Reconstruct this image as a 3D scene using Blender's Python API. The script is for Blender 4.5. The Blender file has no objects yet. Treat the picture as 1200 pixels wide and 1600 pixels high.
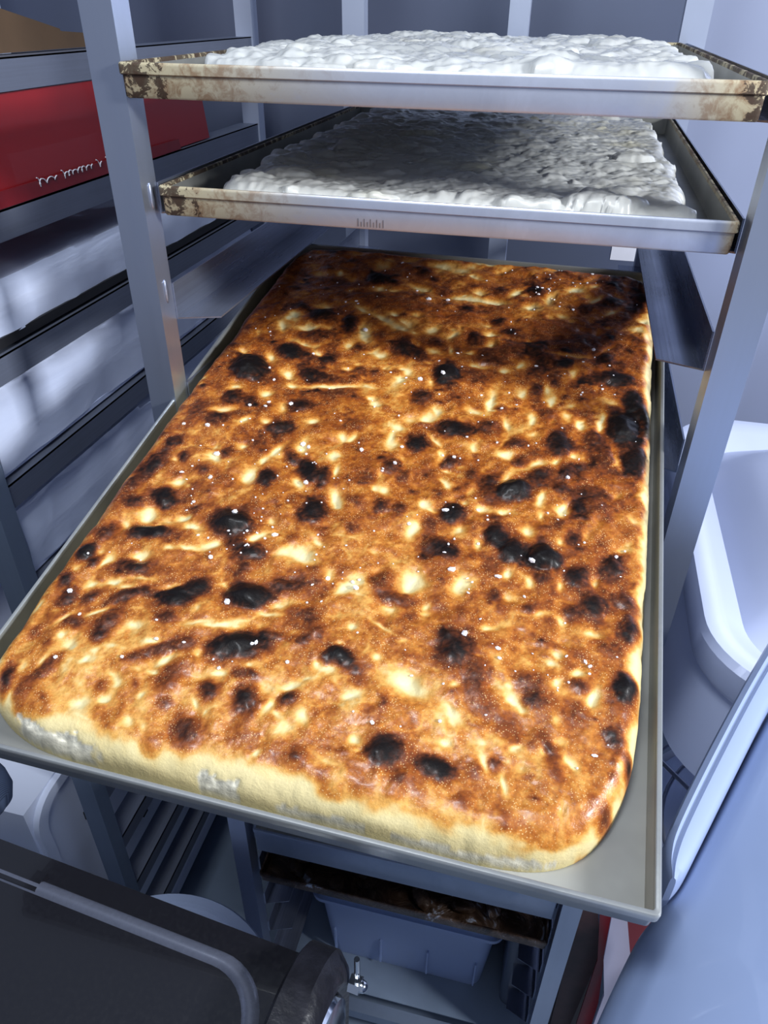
import bpy, bmesh, math, random
import numpy as np
from mathutils import Vector, Matrix
PI = math.pi
scene = bpy.context.scene
COL = scene.collection

# ------------------------------------------------------------------ camera, world, lights, exposure
cam_d = bpy.data.cameras.new('camera')
cam = bpy.data.objects.new('camera', cam_d); COL.objects.link(cam); scene.camera = cam
yaw, pitch, roll, F = -0.2278, 0.5992, 0.0127, 1159.5
fw = Vector((math.sin(yaw)*math.cos(pitch), math.cos(yaw)*math.cos(pitch), -math.sin(pitch)))
r0 = Vector((math.cos(yaw), -math.sin(yaw), 0)); u0 = r0.cross(fw)
rr = math.cos(roll)*r0 + math.sin(roll)*u0; uu = -math.sin(roll)*r0 + math.cos(roll)*u0
M = Matrix((rr, uu, -fw)).transposed().to_4x4(); M.translation = Vector((0.4412, -0.787, 0.1649))
cam.matrix_world = M
cam_d.sensor_fit = 'VERTICAL'; cam_d.sensor_height = 24.0; cam_d.lens = F/1600*24.0
cam_d.clip_start = 0.02

w = bpy.data.worlds.new('world'); scene.world = w; w.use_nodes = True
w.node_tree.nodes['Background'].inputs[0].default_value = (0.60, 0.72, 1.0, 1)
w.node_tree.nodes['Background'].inputs[1].default_value = 0.30

def area(name, loc, target, sx, sy, power, color):
    l = bpy.data.lights.new(name, 'AREA'); l.shape = 'RECTANGLE'; l.size = sx; l.size_y = sy
    l.energy = power; l.color = color
    o = bpy.data.objects.new(name, l); COL.objects.link(o); o.location = loc
    o.rotation_euler = (Vector(target)-Vector(loc)).to_track_quat('-Z', 'Y').to_euler()
area('ceiling_tube_light', (0.55, -1.25, 1.5), (0.30, 0.0, -0.3), 0.5, 0.22, 5, (0.93, 0.96, 1.0))
area('doorway_light', (2.6, -0.82, 0.80), (0.35, 0.2, -0.05), 0.40, 0.35, 95, (0.93, 0.96, 1.0))

area('left_fill_light', (0.10, -0.80, 1.3), (-.35, .05, -1.1), 0.5, 0.3, 20, (0.88, 0.94, 1.0))  # added fill aimed at the dark lower left, not a known ceiling fixture

scene.view_settings.view_transform = 'Standard'; scene.view_settings.look = 'None'
scene.view_settings.exposure = 0.12; scene.view_settings.gamma = 1
scene.view_settings.use_curve_mapping = False

# ------------------------------------------------------------------ material helpers
class NT:
    def __init__(s, name):
        s.m = bpy.data.materials.new(name); s.m.use_nodes = True
        s.t = s.m.node_tree; s.b = s.t.nodes['Principled BSDF']
        s.tc = None
    def n(s, kind, **kw):
        nd = s.t.nodes.new(kind)
        for k, v in kw.items():
            if k.startswith('i_'):
                nd.inputs[k[2:].replace('_', ' ')].default_value = v
            else: setattr(nd, k, v)
        return nd
    def l(s, a, b): s.t.links.new(a, b)
    def coord(s, kind='Object', scale=(1,1,1)):
        if s.tc is None: s.tc = s.n('ShaderNodeTexCoord')
        mp = s.n('ShaderNodeMapping'); mp.inputs['Scale'].default_value = scale
        s.l(s.tc.outputs[kind], mp.inputs[0]); return mp.outputs[0]
    def noise(s, scale, detail=4, rough=.55, vec=None, dist=0.0):
        nd = s.n('ShaderNodeTexNoise'); nd.inputs['Scale'].default_value = scale
        nd.inputs['Detail'].default_value = detail; nd.inputs['Roughness'].default_value = rough
        nd.inputs['Distortion'].default_value = dist
        s.l(vec if vec is not None else s.coord(), nd.inputs['Vector']); return nd.outputs['Fac']
    def ramp(s, fac, stops):
        r = s.n('ShaderNodeValToRGB'); e = r.color_ramp.elements
        while len(e) < len(stops): e.new(.5)
        for i, (p, c) in enumerate(stops):
            e[i].position = p; e[i].color = (c, c, c, 1) if isinstance(c, (int, float)) else (*c, 1)
        s.l(fac, r.inputs[0]); return r.outputs[0]
    def mix(s, fac, a, b, blend='MIX'):
        m = s.n('ShaderNodeMix', data_type='RGBA', blend_type=blend)
        for sock, v in ((m.inputs[0], fac), (m.inputs[6], a), (m.inputs[7], b)):
            if isinstance(v, (int, float)): sock.default_value = v
            elif isinstance(v, tuple): sock.default_value = (*v, 1)
            else: s.l(v, sock)
        return m.outputs[2]
    def math(s, op, a, b=0.0, clamp=False):
        m = s.n('ShaderNodeMath', operation=op); m.use_clamp = clamp
        for i, v in enumerate((a, b)):
            if isinstance(v, (int, float)): m.inputs[i].default_value = v
            else: s.l(v, m.inputs[i])
        return m.outputs[0]
    def maprange(s, v, a, b, c=0.0, d=1.0):
        m = s.n('ShaderNodeMapRange', interpolation_type='SMOOTHSTEP')
        for i, x in enumerate((v, a, b, c, d)):
            if isinstance(x, (int, float)): m.inputs[i].default_value = x
            else: s.l(x, m.inputs[i])
        return m.outputs[0]
    def set(s, **kw):
        for k, v in kw.items():
            k = {'color': 'Base Color', 'rough': 'Roughness', 'metal': 'Metallic', 'coat': 'Coat Weight', 'trans': 'Transmission Weight', 'sss': 'Subsurface Weight', 'ior': 'IOR', 'alpha': 'Alpha', 'spec': 'Specular IOR Level', 'coat_rough': 'Coat Roughness', 'aniso': 'Anisotropic'}[k]
            if isinstance(v, (int, float)): s.b.inputs[k].default_value = v
            elif isinstance(v, tuple): s.b.inputs[k].default_value = (*v, 1)
            else: s.l(v, s.b.inputs[k])
        return s
    def bump(s, h, strength=.3, dist=.002):
        b = s.n('ShaderNodeBump'); b.inputs['Strength'].default_value = strength; b.inputs['Distance'].default_value = dist
        s.l(h, b.inputs['Height']); s.l(b.outputs[0], s.b.inputs['Normal']); return s

def steel(name, col, rough=.38, metal=.75, streak=(300, 300, 4), var=.18, scratch=.05):
    t = NT(name)
    n1 = t.noise(6, 5); n2 = t.noise(1, 3, vec=t.coord(scale=streak))
    f = t.math('ADD', t.math('MULTIPLY', n1, .6), t.math('MULTIPLY', n2, .4))
    dark = tuple(c*(1-var) for c in col); lite = tuple(min(1, c*(1+var)) for c in col)
    t.set(color=t.ramp(f, [(.3, dark), (.7, lite)]), rough=t.ramp(f, [(.3, rough+.08), (.7, max(.05, rough-.06))]), metal=metal)
    return t.bump(n2, scratch, .001).m

def plain(name, col, rough=.5, metal=0, var=.08, scale=8, coat=0, bump=0.0, bscale=40):
    t = NT(name); n = t.noise(scale, 4)
    t.set(color=t.ramp(n, [(.3, tuple(c*(1-var) for c in col)), (.7, tuple(min(1, c*(1+var)) for c in col))]), rough=rough, metal=metal, coat=coat)
    if bump: t.bump(t.noise(bscale, 3), bump, .004)
    return t.m

# ------------------------------------------------------------------ object helpers
def tag(o, label=None, cat=None, group=None, kind=None):
    if label: o['label'] = label
    if cat: o['category'] = cat
    if group: o['group'] = group
    if kind: o['kind'] = kind
    return o
def empty(name, loc=(0,0,0), label=None, cat=None, group=None, rot=(0,0,0)):
    o = bpy.data.objects.new(name, None); COL.objects.link(o); o.location = loc; o.rotation_euler = rot
    o.empty_display_size = .05
    return tag(o, label, cat, group)
def link(name, me, mat, parent=None, smooth=False):
    o = bpy.data.objects.new(name, me); COL.objects.link(o)
    if mat: me.materials.append(mat)
    if parent: o.parent = parent
    if smooth:
        me.polygons.foreach_set('use_smooth', [True]*len(me.polygons))
    return o
def from_bm(name, bm, mat, parent=None, smooth=False, bevel=0, seg=2):
    if bevel:
        bmesh.ops.bevel(bm, geom=[e for e in bm.edges if len(e.link_faces) == 2 and e.calc_face_angle(0) > .5], offset=bevel, segments=seg, affect='EDGES', profile=.5)
    bmesh.ops.recalc_face_normals(bm, faces=bm.faces)
    me = bpy.data.meshes.new(name); bm.to_mesh(me); bm.free()
    o = link(name, me, mat, parent, smooth)
    if smooth:
        try: me.set_sharp_from_angle(angle=.7)
        except Exception: pass
    return o
def bx(bm, x0, x1, y0, y1, z0, z1):
    v = [bm.verts.new(p) for p in ((x0,y0,z0),(x1,y0,z0),(x1,y1,z0),(x0,y1,z0),(x0,y0,z1),(x1,y0,z1),(x1,y1,z1),(x0,y1,z1))]
    for f in ((0,3,2,1),(4,5,6,7),(0,1,5,4),(1,2,6,5),(2,3,7,6),(3,0,4,7)): bm.faces.new([v[i] for i in f])
def box(name, r, mat, parent=None, bevel=.002, seg=2, smooth=True):
    bm = bmesh.new(); bx(bm, *r); return from_bm(name, bm, mat, parent, smooth, bevel, seg)
def loft(bm, rings, close=True, cap0=False, cap1=False):
    R = [[bm.verts.new(p) for p in r] for r in rings]
    n = len(R[0])
    for a, b in zip(R[:-1], R[1:]):
        for i in range(n if close else n-1):
            j = (i+1) % n; bm.faces.new((a[i], a[j], b[j], b[i]))
    if cap0: bm.faces.new(list(reversed(R[0])))
    if cap1: bm.faces.new(R[-1])
    return R
def rrect(x0, x1, y0, y1, r, n=5):
    p = []
    for cx, cy, a in ((x1-r, y0+r, -90), (x1-r, y1-r, 0), (x0+r, y1-r, 90), (x0+r, y0+r, 180)):
        for k in range(n+1):
            t = math.radians(a+90*k/n); p.append((cx+r*math.cos(t), cy+r*math.sin(t)))
    return p
def prism(name, pts, ext, mat, parent=None, bevel=.0015, smooth=True, seg=2):
    """pts: planar 3D polygon, ext: extrusion vector"""
    bm = bmesh.new(); e = Vector(ext)
    loft(bm, [[Vector(p) for p in pts], [Vector(p)+e for p in pts]], True, True, True)
    return from_bm(name, bm, mat, parent, smooth, bevel, seg)
def tube_bm(bm, pts, rad, n=8, closed=False):
    pts = [Vector(p) for p in pts]; rings = []
    for i, p in enumerate(pts):
        a = pts[i-1] if (i > 0 or closed) else p; b = pts[(i+1) % len(pts)] if (i < len(pts)-1 or closed) else p
        d = (b-a).normalized(); s = d.cross(Vector((0,0,1)))
        if s.length < 1e-3: s = d.cross(Vector((0,1,0)))
        s.normalize(); u = s.cross(d)
        rd = rad[i] if isinstance(rad, (list, tuple)) else rad
        rings.append([p+rd*(math.cos(2*PI*k/n)*s+math.sin(2*PI*k/n)*u) for k in range(n)])
    if closed: rings.append(rings[0]); loft(bm, rings); bmesh.ops.remove_doubles(bm, verts=bm.verts, dist=1e-6)
    else: loft(bm, rings, True, True, True)
def tube(name, pts, rad, mat, parent=None, n=8, closed=False):
    bm = bmesh.new(); tube_bm(bm, pts, rad, n, closed); return from_bm(name, bm, mat, parent, True)
def lathe(name, prof, c, mat, parent=None, n=64):
    bm = bmesh.new()
    loft(bm, [[(c[0]+r*math.cos(2*PI*k/n), c[1]+r*math.sin(2*PI*k/n), c[2]+z) for k in range(n)] for r, z in prof], True, True, True)
    return from_bm(name, bm, mat, parent, True)

# ------------------------------------------------------------------ noise for the height fields
def vn(x, y, s, seed):
    g = np.random.RandomState(seed).rand(128, 128)
    fx = x/s+37.3; fy = y/s+11.7
    ix = np.floor(fx).astype(int); iy = np.floor(fy).astype(int); tx = fx-ix; ty = fy-iy
    tx = tx*tx*(3-2*tx); ty = ty*ty*(3-2*ty); ix %= 127; iy %= 127
    return ((g[ix,iy]*(1-tx)+g[ix+1,iy]*tx)*(1-ty)+(g[ix,iy+1]*(1-tx)+g[ix+1,iy+1]*tx)*ty)*2-1
def fbm(x, y, s, seed, o=4):
    v = 0; a = 1; t = 0
    for k in range(o): v = v+a*vn(x, y, s/2**k, seed+k*7); t += a; a *= .55
    return v/t
def sstep(x, a, b):
    t = np.clip((x-a)/(b-a), 0, 1); return t*t*(3-2*t)
def poly_dist(px, py, poly):
    """signed distance (inside positive) and nearest outline point"""
    P = np.array(poly); Q = np.roll(P, -1, 0)
    best = np.full(px.shape, 1e9); nx = np.zeros(px.shape); ny = np.zeros(px.shape); ins = np.zeros(px.shape, bool)
    for (ax, ay), (bx_, by_) in zip(P, Q):
        dx, dy = bx_-ax, by_-ay; t = np.clip(((px-ax)*dx+(py-ay)*dy)/(dx*dx+dy*dy+1e-12), 0, 1)
        qx = ax+t*dx; qy = ay+t*dy; d = np.hypot(px-qx, py-qy); m = d < best
        best[m] = d[m]; nx[m] = qx[m]; ny[m] = qy[m]
        c = ((ay > py) != (by_ > py)) & (px < (bx_-ax)*(py-ay)/(by_-ay+1e-15)+ax); ins ^= c
    return np.where(ins, best, -best), nx, ny
def smooth_poly(poly, it=2):
    for _ in range(it):
        o = []
        for i, p in enumerate(poly):
            q = poly[(i+1) % len(poly)]
            o += [(p[0]*.75+q[0]*.25, p[1]*.75+q[1]*.25), (p[0]*.25+q[0]*.75, p[1]*.25+q[1]*.75)]
        poly = o
    return poly
def field_mesh(name, X, Y, Z, keep, mat, parent=None, color=None, attr=None, zbot=None):
    nx, ny = X.shape; idx = np.arange(nx*ny).reshape(nx, ny)
    a, b, c, d = idx[:-1,:-1], idx[1:,:-1], idx[1:,1:], idx[:-1,1:]
    m = keep[:-1,:-1] | keep[1:,:-1] | keep[1:,1:] | keep[:-1,1:]
    F = np.stack([a[m], b[m], c[m], d[m]], 1)
    used = np.zeros(nx*ny, bool); used[F.ravel()] = True; remap = np.cumsum(used)-1; F = remap[F]
    co = np.stack([X.ravel(), Y.ravel(), Z.ravel()], 1)[used]
    me = bpy.data.meshes.new(name); me.vertices.add(len(co)); me.vertices.foreach_set('co', co.ravel().astype(np.float32))
    me.loops.add(F.size); me.loops.foreach_set('vertex_index', F.ravel().astype(np.int32))
    me.polygons.add(len(F)); me.polygons.foreach_set('loop_start', np.arange(0, F.size, 4, dtype=np.int32))
    try: me.polygons.foreach_set('loop_total', np.full(len(F), 4, dtype=np.int32))
    except Exception: pass
    me.update(calc_edges=True)
    if color is not None:
        at = me.color_attributes.new('tint', 'FLOAT_COLOR', 'POINT')
        cc = np.concatenate([color.reshape(-1, 3)[used], np.ones((used.sum(), 1))], 1)
        at.data.foreach_set('color', cc.ravel().astype(np.float32))
    if attr is not None:
        at = me.attributes.new('char', 'FLOAT', 'POINT'); at.data.foreach_set('value', attr.ravel()[used].astype(np.float32))
    me.validate()
    return link(name, me, mat, parent, True)

# ------------------------------------------------------------------ materials
M_post = steel('brushed_steel_post', (.52, .57, .69), .33, .90, (60, 60, 2), .06, .02)
M_dirty_post = steel('worn_steel', (.40, .43, .52), .42, .75)
M_rail = steel('dark_steel_rail', (.30, .33, .42), .30, .8, (300, 4, 300), .25)
M_rail_r = steel('polished_dark_rail', (.20, .23, .32), .24, .85, (300, 4, 300), .3)
M_lrail = steel('grey_rail', (.16, .18, .24), .42, .45, (300, 4, 300), .15)
M_lpost = steel('left_post_steel', (.20, .25, .34), .42, .5, (40, 40, 2), .1, .02)
M_wall = plain('blue_grey_wall_panel', (.155, .18, .26), .36, .6, .07, 2)
M_strip = plain('pale_wall_strip', (.44, .49, .62), .38, .45, .06, 5)
M_white = plain('white_plastic', (.54, .60, .80), .32, 0, .03, 3, .3)
M_binw = plain('bright_white_plastic', (.74, .80, .97), .3, 0, .02, 3, .4)
M_lid = plain('pale_blue_plastic_lid', (.42, .50, .70), .38, 0, .05, 5, .2)
M_cover = plain('light_blue_plastic', (.215, .28, .45), .36, 0, .05, 3, .25, .15, 9)
M_strap = plain('pale_blue_rim_plastic', (.28, .35, .54), .34, 0, .05, 6, .3)
M_black = NT('glossy_black_enamel')
_n = M_black.noise(220, 2); _s = M_black.noise(1, 4, vec=M_black.coord(scale=(60, 8, 60)), dist=1.5)
M_black.set(color=M_black.mix(M_black.ramp(_s, [(.73, 0.0), (.76, 1.0)]), (.008, .008, .011), (.10, .11, .14)), rough=M_black.ramp(_n, [(.3, .12), (.7, .24)]), coat=.5)
M_black = M_black.m
M_cap = plain('scuffed_black_plastic', (.010, .010, .014), .33, 0, .3, 60, .1, .15, 200)
M_chrome = plain('chrome', (.75, .78, .82), .12, 1, .02, 4)
M_rubber = plain('black_gap_rubber', (.008, .008, .010), .6)
M_kraft = plain('kraft_cardboard', (.07, .040, .02), .85, 0, .12, 12)
M_greycard = plain('grey_cardboard', (.15, .135, .13), .85, 0, .12, 14)
M_brownsheet = plain('dark_brown_board', (.045, .018, .018), .5, 0, .4, 20)
M_red = plain('glossy_red_card', (.26, .008, .010), .42, 0, .10, 5, .25)
M_darkred = plain('dark_red_card', (.16, .006, .010), .4, 0, .15, 9)
M_paper = plain('white_paper', (.58, .57, .74), .6, 0, .05, 5)
M_print = plain('white_print', (.75, .75, .82), .5)
M_floor = plain('blue_grey_floor', (.17, .22, .30), .45, 0, .18, 4)
M_denim = NT('blue_denim'); _w = M_denim.n('ShaderNodeTexWave'); _w.inputs['Scale'].default_value = 260; M_denim.l(M_denim.coord(), _w.inputs[0])
M_denim.set(color=M_denim.ramp(_w.outputs[1], [(0, (.045, .065, .12)), (1, (.11, .15, .25))]), rough=.9); M_denim = M_denim.m
t = NT('clear_bluish_plastic'); t.set(color=(.50, .62, .90), rough=.32, trans=.55, ior=1.35); M_clear = t.m
t = NT('dark_clear_plastic'); t.set(color=(.20, .24, .32), rough=.2, trans=.6, ior=1.3); M_darkclear = t.m
# film wrapped white boxes
t = NT('plastic_film_over_white'); n = t.noise(1, 5, vec=t.coord(scale=(5, 2, 12)), dist=1.4)
t.set(color=t.ramp(n, [(.2, (.50, .56, .74)), (.8, (.68, .74, .92))]), rough=.22, coat=.6).bump(n, .22, .012); M_film = t.m

def tray_mat(name, base, left=0.0, right=0.0, W=.6, inner=(.20, .18, .14)):
    t = NT(name); c = t.coord()
    sx = t.n('ShaderNodeSeparateXYZ'); t.l(c, sx.inputs[0]); X, Z = sx.outputs[0], sx.outputs[2]
    n1 = t.noise(13, 6, .68, dist=1.0); n2 = t.noise(75, 5, .7, dist=.6); n3 = t.noise(3, 3)
    basec = t.ramp(n1, [(.3, tuple(v*.88 for v in base)), (.7, tuple(min(1, v*1.1) for v in base))])
    ml = t.maprange(X, .0, left, 1, 0) if left else 0.0
    mr = t.maprange(X, W-right, W, 0, 1) if right else 0.0
    ms = t.math('ADD', ml, mr) if (left or right) else 0.03
    yel = t.math('MULTIPLY', t.math('ADD', ms, .03), t.ramp(t.math('ADD', n1, t.math('MULTIPLY', ms, .18)), [(.40, 0.0), (.52, 1.0)]), True)
    col = t.mix(t.math('MULTIPLY', ms, .7, True), basec, (.40, .345, .24)); col = t.mix(yel, col, (.46, .40, .26))
    v2 = t.math('ADD', t.math('MULTIPLY', n2, .55), t.math('MULTIPLY', n1, .45))
    rust = t.math('MULTIPLY', ms, t.ramp(t.math('ADD', v2, t.math('MULTIPLY', ms, .10)), [(.555, 0.0), (.66, .85)]), True)
    col = t.mix(rust, col, (.20, .095, .040))
    edge = t.math('MULTIPLY', t.math('GREATER_THAN', t.math('MULTIPLY', t.math('POWER', ms, 3), n2), .46), .8)
    col = t.mix(edge, col, (.022, .012, .010))
    rg = t.math('ADD', t.math('MULTIPLY', ms, .3), .36, True)
    t.set(color=col, rough=rg, metal=t.math('SUBTRACT', .62, t.math('MULTIPLY', ms, .4), True))
    return t.bump(n2, .15, .0008).m
M_tray_top = tray_mat('stained_tray_steel_top', (.56, .60, .72), .30, .12)
M_tray_mid = tray_mat('stained_tray_steel_mid', (.50, .54, .66), .24, .02)
M_tray_bake = tray_mat('baked_tray_steel', (.38, .40, .41), 0, 0)
M_tray_low = tray_mat('blue_grey_tray_steel', (.34, .41, .56), .0, .0)
M_inner = plain('dull_pan_steel', (.30, .30, .28), .40, .55, .3, 7)
M_burnt = NT('burnt_caked_steel'); n = M_burnt.noise(14, 6, .7, dist=1.0)
M_burnt.set(color=M_burnt.ramp(n, [(.35, (.014, .009, .006)), (.52, (.06, .03, .016)), (.62, (.14, .085, .055)), (.68, (.50, .55, .66))]), rough=.3, metal=.2).bump(n, .9, .01); M_burnt = M_burnt.m

# ------------------------------------------------------------------ the room
FL = -2.02
def structure(o): o['kind'] = 'structure'; return o
structure(box('floor', (-2.2, 3.0, -2.4, 1.4, FL-.05, FL), M_floor, bevel=0))
structure(box('wall_back', (-2.2, 3.0, 1.25, 1.35, FL, 1.2), M_wall, bevel=0))
structure(box('wall_left', (-1.42, -1.32, -2.4, 1.25, FL, 1.2), M_wall, bevel=0))
structure(box('trim_3', (.655, 3.0, 1.238, 1.25, FL, 1.2), plain('pale_falloff_wall_panel', (.34, .38, .52), .4, .4, .05, 2), bevel=.002))  # panel right of the seam; its paler colour stands in for brighter light
structure(box('trim_1', (.935, .965, 1.232, 1.25, FL, 1.2), M_strip, bevel=.003))
structure(box('trim_2', (-.40, -.385, 1.24, 1.25, FL, 1.2), M_strip, bevel=.003))
tag(box('sticker', (.560, .632, 1.2480, 1.2500, -.372, -.338), M_print, bevel=0), 'small white sticker on the grey back wall above the right end of the baked bread', 'sticker')

# ------------------------------------------------------------------ main rack
rack = empty('bakery_rack', (0, 0, FL), 'tall stainless steel tray rack holding the baked bread and the raw doughs', 'rack', 'steel tray racks')
def rp(name, r, mat, **k):
    o = box(name, (r[0], r[1], r[2], r[3], r[4]-FL, r[5]-FL), mat, rack, **k); return o
ZT = .42; ZB = -1.93
rp('post', (-.0467, -.0109, -.0141, .0190, ZB, ZT), M_post, bevel=.0022, seg=3)
rp('post', (.6063, .6421, -.0141, .0190, ZB, ZT), M_post, bevel=.0022, seg=3)
rp('post', (-.040, .004, .875, .905, ZB, ZT), M_strip, bevel=.0015)
rp('post', (.590, .636, .875, .905, ZB, ZT), M_strip, bevel=.0015)
rp('post', (.281, .319, .880, .905, ZB, ZT), M_strip, bevel=.0015)
LEVELS = [.0832, -.0315, -.155, -.283, -.405, -.53, -.655, -.78, -.905, -1.03, -1.145, -1.262, -1.377, -1.52, -1.64, -1.76]
for k, z in enumerate(LEVELS):
    for s in (0, 1):
        bm = bmesh.new(); y0, y1 = .0192, .874; fh = .031 if k < 2 else .042
        if s == 0: prof = [(-.0105, fh), (-.0085, fh), (-.0085, 0), (.040, 0), (.040, -.002), (-.0105, -.002)]
        else: prof = [(.6060, fh), (.6040, fh), (.6040, 0), (.557, 0), (.557, -.002), (.6060, -.002)]
        rings = []
        for y in (y0, y0+.028, y1):
            rings.append([(x, (y+.0 if (y > y0 or abs(x-(0 if s == 0 else .6)) < .02) else y+.018), z-FL+h) for x, h in prof])
        loft(bm, rings, True, True, True)
        from_bm('rail', bm, M_rail if s == 0 else M_rail_r, rack)
for z0, z1 in ((-1.90, -1.865),):
    rp('base_bar', (-.0109, .6063, -.012, .017, z0, z1), M_lpost, bevel=.002)
    rp('base_bar', (-.0109, .6063, .50, .53, z0, z1), M_lpost, bevel=.002)
    rp('base_bar', (.004, .590, .877, .903, z0, z1), M_lpost, bevel=.002)
for x, y in ((-.029, .0), (.624, .0), (-.02, .89), (.612, .89)):
    bm = bmesh.new(); bmesh.ops.create_cone(bm, cap_ends=True, segments=28, radius1=.06, radius2=.06, depth=.028, matrix=Matrix.Translation((x, y, .062))@Matrix.Rotation(PI/2, 4, 'Y'))
    bx(bm, x-.02, x+.02, y-.012, y+.012, .06, .152)
    from_bm('caster', bm, M_rubber, rack, True)
# weld blobs on the left post where the trays scrape
for z in (-.012, -.118, .10):
    bm = bmesh.new(); bmesh.ops.create_uvsphere(bm, u_segments=10, v_segments=8, radius=.0045, matrix=Matrix.Translation((-.0105, .004, z-FL))@Matrix.Diagonal((.5, .9, 3.2, 1)))
    from_bm('weld_bead', bm, M_rail, rack, True)

# ------------------------------------------------------------------ trays
def tray(name, mat, mat_in, label, W=.6, D=.90, h=.031, group='baking trays in the rack'):
    t = empty(name, (0,0,0), label, 'baking tray', group)
    def ring(o, z, r=.005): return [(x, y, z) for x, y in rrect(o, W-o, o, D-o, max(.002, r-o*.5), 4)]
    bm = bmesh.new()
    R = loft(bm, [ring(.0062, -h+.0016), ring(.0055, -h+.004), ring(.0050, -.004)], True, True, False)
    from_bm('pan_interior', bm, mat_in, t, True)
    bm = bmesh.new()
    loft(bm, [ring(.0049, -.0040), ring(.0046, -.0005), ring(.0038, 0), ring(.0014, 0), ring(.0003, -.0012), ring(0, -.003), ring(0, -.0098), ring(.0012, -.0108), ring(.0030, -.0108)], True)
    from_bm('rolled_rim', bm, mat, t, True)
    bm = bmesh.new()
    loft(bm, [ring(.0022, -.0104), ring(.0026, -h+.002), ring(.0040, -h)], True, False, True)
    from_bm('pan_outside', bm, mat, t, True)
    return t
top = tray('baking_tray', M_tray_top, M_inner, 'uppermost baking tray, stained brown at both front corners, holding the floury raw dough', D=.845)
top.location = (-.0100, -.0248, .1165); top.rotation_euler = (0, 0, 0)
mid = tray('baking_tray', M_tray_mid, M_inner, 'middle baking tray with a rust-brown front left corner, full of raw bubbly dough', D=.845)
mid.location = (0, .0, 0)
bm = bmesh.new()
for k in range(9): bx(bm, .226+.0034*k, .2263+.0034*k, .0020, .0030, -.0285, -.0235 if k % 2 else -.0205)
from_bm('engraved_tick_marks', bm, M_rubber, mid)
bake = tray('baking_tray', M_tray_bake, M_inner, 'lowest large baking tray pulled out of the rack and tilted forward, holding the baked focaccia', D=.909)
ex = Vector((.99965, -.0264, -.0013)).normalized(); ey = Vector((.0262, .97877, .20327)); ey = (ey-ex*ey.dot(ex)).normalized(); ez = ex.cross(ey)
MB = Matrix((ex, ey, ez)).transposed().to_4x4(); MB.translation = Vector((-.0296, -.4721, -.3468))
bake.matrix_world = MB
top.scale = (1, 1, 1)

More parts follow.
